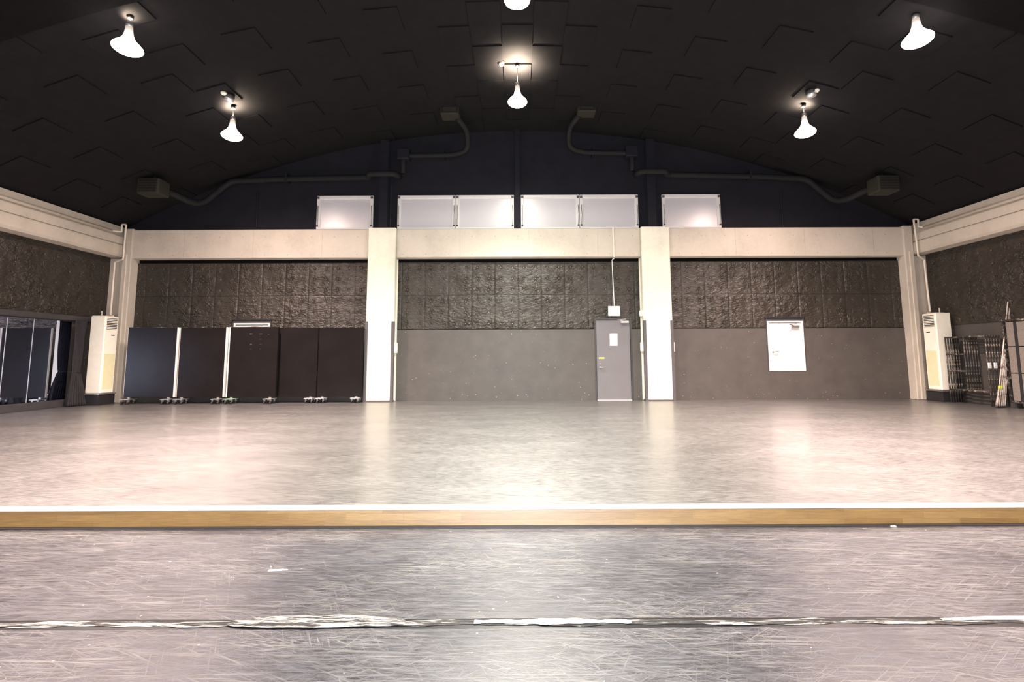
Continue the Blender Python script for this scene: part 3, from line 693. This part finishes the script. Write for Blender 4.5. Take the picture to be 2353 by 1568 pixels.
# ---------------------------------------------------------------- ducts with outlet boxes, high on the end wall
for s, side in ((-1, 'left'), (1, 'right')):
    def q(px, py, Y):
        p = at(px if s < 0 else 2382 - px, py - (0 if s < 0 else 6), Y); return p
    t = thing('air_duct', 'dark air duct with two outlet boxes on the %s half of the upper end wall' % side, 'duct', (s * 5, 11.7, 5.3), 'air ducts')
    xp = at(882 if s < 0 else 1497, 400, 11.9).x
    P = [q(368, 432, 10.75), q(440, 466, 11.45), q(468, 467, 11.7), q(530, 417, 11.85), q(640, 412, 11.88), q(838, 408, 11.88)]
    zr = q(838, 408, 11.88).z
    P = [Vector((p.x, p.y, p.z)) for p in P]
    P += [Vector((xp + s * .34, 11.85, zr)), Vector((xp + s * .30, 11.62, zr)), Vector((xp - s * .36, 11.62, zr)), Vector((xp - s * .42, 11.88, zr))]
    MB().tube(bend(P, .16), .075, 14).build('duct_run', M['duct'], t, True)
    z1 = q(950, 356, 11.8).z
    P = [Vector((xp - s * .50, 11.86, zr + .1)), Vector((xp - s * .50, 11.86, z1)), q(1045, 356, 11.8), q(1076, 345, 11.7), q(1074, 300, 11.4), q(1052, 272, 10.95)]
    MB().tube(bend(P, .18), .065, 14).build('duct_run', M['duct'], t, True)
    MB().cbox(xp - s * .36, xp - s * .68, 11.74, 11.98, z1 - .12, z1 + .16, .02).build('duct_junction', M['post'], t)
    for px in (700, 760):
        pass
    for px in (660, 1020):
        p = q(px, 408 if px == 660 else 356, 11.88)
        MB().box(p.x - .02, p.x + .02, 11.80, YW + .04, p.z - .10, p.z + .10).build('duct_bracket', M['post'], t)
    a, b_ = q(318, 447, 10.5), q(371, 412, 10.5)
    ob = MB().cbox(a.x, b_.x, 10.42, 10.8, a.z, b_.z + .02, .03).build('outlet_box', M['outlet'], t)
    g = MB()
    for k in range(5): g.box(min(a.x, b_.x) + .06, max(a.x, b_.x) - .06, 10.41, 10.42, a.z + .05 + k * .06, a.z + .07 + k * .06)
    g.build('grille', M['duct'], ob)
    MB().box((a.x + b_.x) / 2 - .01, (a.x + b_.x) / 2 + .01, 10.6, 10.63, b_.z, vz((a.x + b_.x) / 2)).build('hanger_rod', M['post'], t)
    a, b_ = q(1016, 276, 11.0), q(1058, 256, 11.0)
    ob = MB().cbox(a.x, b_.x, 10.7, 11.05, a.z, b_.z + .14, .02).build('outlet_box', M['outlet'], t)
    g = MB(); x0, x1 = sorted((a.x, b_.x)); g.box(x0 + .04, x1 - .04, 10.685, 10.70, a.z + .03, a.z + .05); g.box(x0 + .04, x1 - .04, 10.685, 10.70, a.z + .16, a.z + .18); g.box(x0 + .04, x0 + .06, 10.685, 10.7, a.z + .05, a.z + .16); g.box(x1 - .06, x1 - .04, 10.685, 10.7, a.z + .05, a.z + .16)
    g.build('grille', M['duct'], ob)
    MB().box((a.x + b_.x) / 2 - .01, (a.x + b_.x) / 2 + .01, 10.85, 10.88, b_.z + .1, vz((a.x + b_.x) / 2)).build('hanger_rod', M['post'], t)

# ---------------------------------------------------------------- rolling panels
def rolling_panel(x0, x1, y, zt, lab, edge='alu', left_edge=False, feet=(1, 1), green=False):
    th = .045; zb = at(400, 913, y).z; cx = (x0 + x1) / 2
    t = thing('rolling_panel', lab, 'partition panel', (cx, y, 0), 'black rolling panels in a row')
    MB().cbox(x0 + .006, x1 - .006, y - th / 2, y + th / 2, zb, zt, .004).build('board', M['panel'], t)
    em = M['white'] if edge == 'alu' else M['panel']
    mb = MB().box(x1 - .006, x1, y - th / 2 - .001, y + th / 2 + .02, zb, zt)
    if edge == 'alu': mb.box(x1 - .022, x1 - .006, y - th / 2 - .004, y - th / 2, zb, zt)
    mb.build('side_edge', em, t)
    mb = MB().box(x0, x0 + .006, y - th / 2 - .001, y + th / 2, zb, zt)
    if left_edge: mb.box(x0 + .0, x0 + .028, y - th / 2 - .004, y - th / 2, zb, zt)
    mb.build('side_edge', M['white'] if left_edge else em, t)
    MB().box(x0, x1, y - th / 2 - .001, y + th / 2, zt, zt + .006).build('top_edge', M['scuff'], t)
    for i, xx in enumerate((x0 + .13, x1 - .13)):
        if not feet[i]: continue
        fp = MB().cbox(xx - .10, xx + .10, y - .17, y + .13, .108, .122, .004).build('foot_plate', M['green'] if (green and i == 0) else M['alu'], t)
        if zb > .126: MB().box(xx - .03, xx + .03, y - .02, y + .02, .125, zb).build('foot_stem', M['steel'], t)
        for yy in (-.11, .07):
            for dx in (-.07, .07):
                ca = MB(); ca.box(xx + dx - .018, xx + dx + .018, y + yy - .02, y + yy + .02, .055, .105); 
                c_ = ca.build('caster_fork', M['steel'], t)
                wv = MB().tube([(xx + dx - .012, y + yy - .012, .033), (xx + dx + .012, y + yy - .012, .033)], .033, 14); wv.build('caster_wheel', M['rubber'], c_, True, loc=(0, 0, 0)) if False else wv.build('caster_wheel', M['rubber'], t, True)
    return t
yp = 11.50
X = lambda px, py=752, Y=yp: at(px, py, Y).x
zt = at(500, 752.5, yp).z
rolling_panel(X(297), X(412), yp, zt, 'leftmost black rolling panel, beside the left corner column', green=False)
rolling_panel(X(417), X(524), yp, zt, 'second black rolling panel from the left, between the two white edges')
rp = rolling_panel(X(529), X(641), yp, zt, 'third black rolling panel from the left, with small tape marks, below the half-hidden door', edge='dark', left_edge=True, green=True)  # right side edge: shadow over its white put in as black laminate
for (px, py, w_) in [(577, 768, 5), (599, 768, 6), (599, 780, 6), (577, 791, 4), (599, 791, 5), (576, 802, 2), (598, 802, 3), (617, 769, 2)]:
    p = at(px, py, yp - .0235); MB().box(p.x - w_ * .005, p.x + w_ * .005, yp - .026, yp - .0225, p.z - .006, p.z + .006).build('tape_mark', M['scuff'], rp)
yd = 11.655
zt2 = at(700, 753, yd).z
X2 = lambda px: at(px, 752, yd).x
rolling_panel(X2(642), X2(733), yd, zt2, 'fourth black rolling panel from the left, set back in the shadow of the third', edge='dark', feet=(0, 1))
rolling_panel(X2(734.5), X2(836), yd, zt2, 'rightmost black rolling panel, beside the left pillar', edge='dark')

# ---------------------------------------------------------------- floor standing air conditioners
def aircon(s, side, lab):
    xf, xb = (9.75, 10.10) if s < 0 else (9.85, 10.21)      # face towards the room centre, and its back
    y0, y1 = 11.22, 11.60
    z0 = .27; z1 = at(236 if s < 0 else 2146, 726 if s < 0 else 719, y0).z
    t = thing('air_conditioner', lab, 'air conditioner', (s * 9.9, 11.3, 0), 'floor standing air conditioners')
    MB().cbox(s * xf, s * xb, y0, y1, z0, z1, .018).build('cabinet', M['cream'], t)
    MB().box(s * (xf + .0), s * (xb + .05), y0 - .02, y1 + .05, .0, .24).build('plinth', M['black'], t)
    MB().box(s * (xf - .02), s * (xb + .06), y0 - .03, y1 + .06, .24, .262).build('plinth_top', M['steel'], t)
    xx = s * (xf - .004)
    MB().box(xx, s * (xf + .003), y0 + .05, y1 - .04, z0 + .10, z0 + .92).build('intake_panel', M['cream_panel'], t)
    gb = MB().box(xx, s * (xf + .003), y0 + .05, y1 - .05, z1 - .32, z1 - .05).build('grille_recess', M['dark_slot'], t)
    mb = MB()
    for k in range(7): mb.box(s * (xf - .012), s * (xf + .0), y0 + .05, y1 - .05, z1 - .31 + k * .038, z1 - .293 + k * .038)
    mb.build('grille_louvres', M['cream'], t)
    MB().box(s * (xf - .008), s * xf, (y0 + y1) / 2 + .0, (y0 + y1) / 2 + .09, z1 - .46, z1 - .44).build('badge', M['dark_slot'], t)
    # bracket to the wall on top
    mb = MB(); mb.box(s * (xb - .30), s * (XW - .05), y1 - .12, y1 - .09, z1, z1 + .03); mb.box(s * (xb - .02), s * (xb - .0), y1 - .12, y1 - .1, z1 + .03, z1 + .14)
    mb.build('wall_bracket', M['pipe'], t)
aircon(-1, 'left', 'tall cream floor standing air conditioner by the curtain on the left')
aircon(1, 'right', 'tall cream floor standing air conditioner beside the stacked frames on the right')
# refrigerant pipe covers: along the side beam, hooked over, down to the unit
for s, side in ((-1, 'left'), (1, 'right')):
    t = thing('pipe_cover', 'white pipe cover along the %s side beam and down to the air conditioner' % side, 'pipe', (s * 9.9, 11.5, 2))
    def pz(px, py, Y): return at(px, py, Y)
    if s < 0: k = [(280, 533), (280, 516), (290, 516), (283, 596), (264, 602), (254, 724)]
    else: k = [(2110, 521), (2110, 504), (2099, 504), (2110, 588), (2123, 596), (2137, 716)]
    xb_ = s * 9.98
    run = [Vector((xb_, YB + .1, 4.20)), Vector((xb_, 11.45, 4.20))]
    MB().tube(run, .038, 10).build('beam_run', M['pipe'], t, True)
    for yy in [y_ * 1.35 + 2.0 for y_ in range(8)]:
        if yy < 11.4: MB().tube([(xb_, yy, 4.20), (xb_, yy + .012, 4.20)], .041, 10).build('joint_collar', M['steel'], t, True)
    yy = 11.55
    P = [Vector((xb_, 11.43, 4.20)), at(*k[0], yy), at(*k[1], yy), at(*k[2], yy), at(*k[3], 11.6), at(*k[4], 11.72), Vector((s * 9.95, 11.45, at(*k[5], 11.45).z))]
    P[-1] = at(*k[5], 11.45)
    MB().tube(bend(P, .03, 3), .021, 10).build('drop_run', M['pipe'], t, True)

# ---------------------------------------------------------------- mirror wall, rail, ledge, curtain on the left
XM = -XW
rail = MB().cbox(XM, XM + .10, YB + .2, 11.62, 1.955, 2.07, .006)
tag(rail.build('curtain_rail', M['door_frame']), 'dark board rail above the mirror on the left wall', 'rail')
tag(MB().cbox(XM, XM + .09, YB + .2, 11.1, 0, .16, .006).build('mirror_ledge', M['door_frame']), 'low dark ledge under the left wall mirror', 'ledge')
yj = [atX(79, 830, XM + .03).y, 10.43]
mirror_end = 11.0
t = thing('wall_mirror', 'long wall mirror on the left reflecting the panels', 'mirror', (XM, 8, .16))
ys = []; y_ = atX(70, 835, XM + .03).y; step = y_ - atX(8, 835, XM + .03).y
cur = y_ + step * 1.0
edges = [mirror_end]; yy = y_
while yy > 2: edges.append(yy); yy -= step
for a_, b_ in zip(edges[:-1], edges[1:]):
    MB().box(XM, XM + .02, b_ + .004, a_ - .004, .165, 1.93).build('mirror_pane', M['mirror'], t)
    MB().box(XM, XM + .024, b_ - .005, b_ + .005, .165, 1.93).build('joint_strip', M['alu'], t)
# curtain
def curtain():
    n_u, n_v = 90, 40; vs, fs = [], []
    ztop, zbot = 1.96, .015; zw = .78
    for j in range(n_v + 1):
        z = ztop + (zbot - ztop) * j / n_v
        if z > zw: f = .80 + .20 * ((z - zw) / (ztop - zw)) ** .7; amp = .022 * (.55 + .45 * (z - zw) / (ztop - zw))
        else: f = .80 + .75 * ((zw - z) / zw) ** .8; amp = .020 + .028 * (zw - z) / zw
        if abs(z - zw) < .03: f *= .94
        for i in range(n_u + 1):
            u = i / n_u; w_ = .30 * f
            y = 11.085 + (u - .62) * w_ * 1.0
            x = XM + .125 + (1 - u) * .06 + amp * math.sin(u * PI * 17 + .4 * math.sin(z * 3)) + .012 * math.sin(u * 61 + z * 5)
            # the whole hangs in a shallow curve out from the wall
            x += (f - .8) * .22 * (.3 + .7 * u)
            vs.append((x, y, z))
    for j in range(n_v):
        for i in range(n_u): a = j * (n_u + 1) + i; fs.append((a, a + 1, a + n_u + 2, a + n_u + 1))
    return MB().add(vs, fs)
t = thing('curtain', 'dark gathered curtain tied at the waist between mirror and left air conditioner', 'curtain', (XM + .15, 11.1, 0))
o = curtain().build('cloth', M['curtain'], t, True)
sm = o.modifiers.new('thick', 'SOLIDIFY'); sm.thickness = .004
MB().tube([(XM + .125 + .045 * math.cos(a) + .02, 11.085 + .125 * math.sin(a), .78) for a in [2 * PI * k / 20 for k in range(21)]], .014, 6).build('tie_back', M['black'], t, True)

# ---------------------------------------------------------------- stacked stage frames on the right
def stage_frame(loc, lab, rz, lean):
    t = thing('folding_stage_frame', lab, 'frame', loc, 'black stage frames stacked on edge', rz=rz)
    r = .0155; L = .95; H = 1.50; zb = .30; ym = .50
    def tb(pts, name): 
        o = MB().tube(pts, r, 8).build(name, M['scuff'], t, True, loc=(0, 0, 0)); o.rotation_euler = (0, lean, 0); return o
    tb([(0, 0, 0), (0, 0, H)], 'upright'); tb([(0, L, 0), (0, L, H)], 'upright')
    tb([(0, 0, H - .017), (0, L, H - .017)], 'top_rail'); tb([(0, 0, zb), (0, L, zb)], 'bottom_rail')
    tb([(0, ym, zb), (0, ym, H)], 'middle_upright')
    for z in (.72, 1.10): tb([(0, ym, z), (0, L, z)], 'rung')
    return t
first = None
p0 = atZ(2278, 933, 0); p1 = atZ(2185, 926.5, 0)
ang = math.atan2(p1.y - p0.y, p1.x - p0.x) - PI / 2
labs = ['front black stage frame of the stack beside the right air conditioner', 'second stage frame from the room side in the stack', 'third stage frame from the room side in the stack',
        'fourth stage frame from the room side in the stack', 'fifth stage frame from the room side in the stack', 'rearmost stage frame of the stack, nearest the right wall']
XS = 9.925
for k in range(6):
    loc = (XS + k * .062, 10.15 + .005 * k, 0)
    if k == 0: first = stage_frame(loc, labs[0], .0, .0)
    else: dup(first, loc, labs[k])
# white clips on the near uprights
for k, px in ((0, 2278), (2, 2291)):
    tag(MB().cbox(XS + k * .062 - .03, XS + k * .062 + .03, 10.10, 10.125, .80, .92, .004).build('white_tag', M['off']), 'white tag on the near upright of the %s stage frame' % ('first' if k == 0 else 'third'), 'tag')
# dark backing panel leaning behind the stack (grey board seen through the frames)
tag(MB().box(XW - .045, XW - .015, 10.2, 11.0, .0, 1.42).build('backing_board', M['wall_low']), 'dark board against the right wall behind the stacked frames', 'board')

# leaning poles
pole_pts = [((2291, 935), (2316, 694)), ((2296, 936), (2322, 692)), ((2301, 936), (2323, 700)), ((2305, 936), (2324, 697)), ((2309, 935), (2325, 718)), ((2288, 934), (2319, 745))]
PL = ['leftmost of the light poles leaning by the carpeted decks', 'light leaning pole with yellow tape near its foot', 'third of the leaning light poles from the left', 'rightmost tip of the leaning light poles',
      'shorter light pole inside the leaning bundle', 'lowest light pole at the left of the leaning bundle']
for k, ((a, b_), lab) in enumerate(zip(pole_pts, PL)):
    A = atZ(*a, 0); Ytop = 10.1 + .12 * (k % 3) * .3
    yb = 9.90 + .012 * k; A = at(a[0], a[1], yb); A.z = 0
    B = at(b_[0], b_[1], yb + .06)
    A.z = .012
    t = thing('leaning_pole', lab, 'pole', (A.x, A.y, 0), 'light poles leaning on the right wall')
    MB().tube([A, A.lerp(B, .5), B], .0115, 8).build('pole_shaft', M['pole'], t, True)
    MB().tube([A - Vector((0, 0, .012)), A + Vector((0, 0, .03))], .017, 8).build('rubber_foot', M['rubber'], t, True)
    if k in (0, 1): MB().tube([A.lerp(B, .17), A.lerp(B, .20)], .0165, 8).build('tape_band', M['hiviz'], t, True)
    if k in (2,): MB().tube([A.lerp(B, .80), A.lerp(B, .86)], .0165, 8).build('tape_band', M['hiviz'], t, True)

# carpeted stage decks on edge
def deck(loc, lab, first_=None):
    t = thing('stage_deck', lab, 'stage deck', loc, 'carpeted stage decks on edge')
    x0 = 0; L = 1.2; H = at(2318, 735, atX(2318, 850, 10.13).y).z; z0 = .10; f = .03
    mb = MB(); mb.box(-.02, .03, 0, f, z0, H); mb.box(-.02, .03, -L, -L + f, z0, H)
    mb.box(-.02, .03, -L + f, -f + f, H - .04, H); mb.box(-.02, .03, -L + f, 0, z0, z0 + .04)
    mb.build('edge_frame', M['scuff'], t, loc=(0, 0, 0))
    c = MB()
    for a, b_ in ((-.20, -.05), (-.43, -.26), (-.66, -.49), (-.89, -.72), (-1.13, -.95)):
        for z_0, z_1 in ((z0 + .05, .70), (.72, 1.24), (1.26, H - .06)): c.box(-.012, .02, a, b_, z_0, z_1)
    c.build('carpet_panel', M['carpet'], t, loc=(0, 0, 0))
    for a, b_ in ((-.26, -.20), (-.49, -.43), (-.72, -.66), (-.95, -.89)):
        MB().box(-.018, .02, a, b_, z0 + .04, H - .05).build('slat', M['black'], t, loc=(0, 0, 0))
    for y_ in (-.08, -L + .08): MB().box(-.01, .02, y_ - .02, y_ + .02, 0, z0).build('foot', M['rubber'], t, loc=(0, 0, 0))
    return t
zz = atZ(2318, 936, 0)
dk = deck((10.13, atX(2318, 850, 10.13).y, 0), 'foremost carpeted stage deck standing on edge at the right edge')
dup(dk, (dk.location.x + .085, dk.location.y, 0), 'carpeted stage deck behind the foremost one, nearer the right wall')
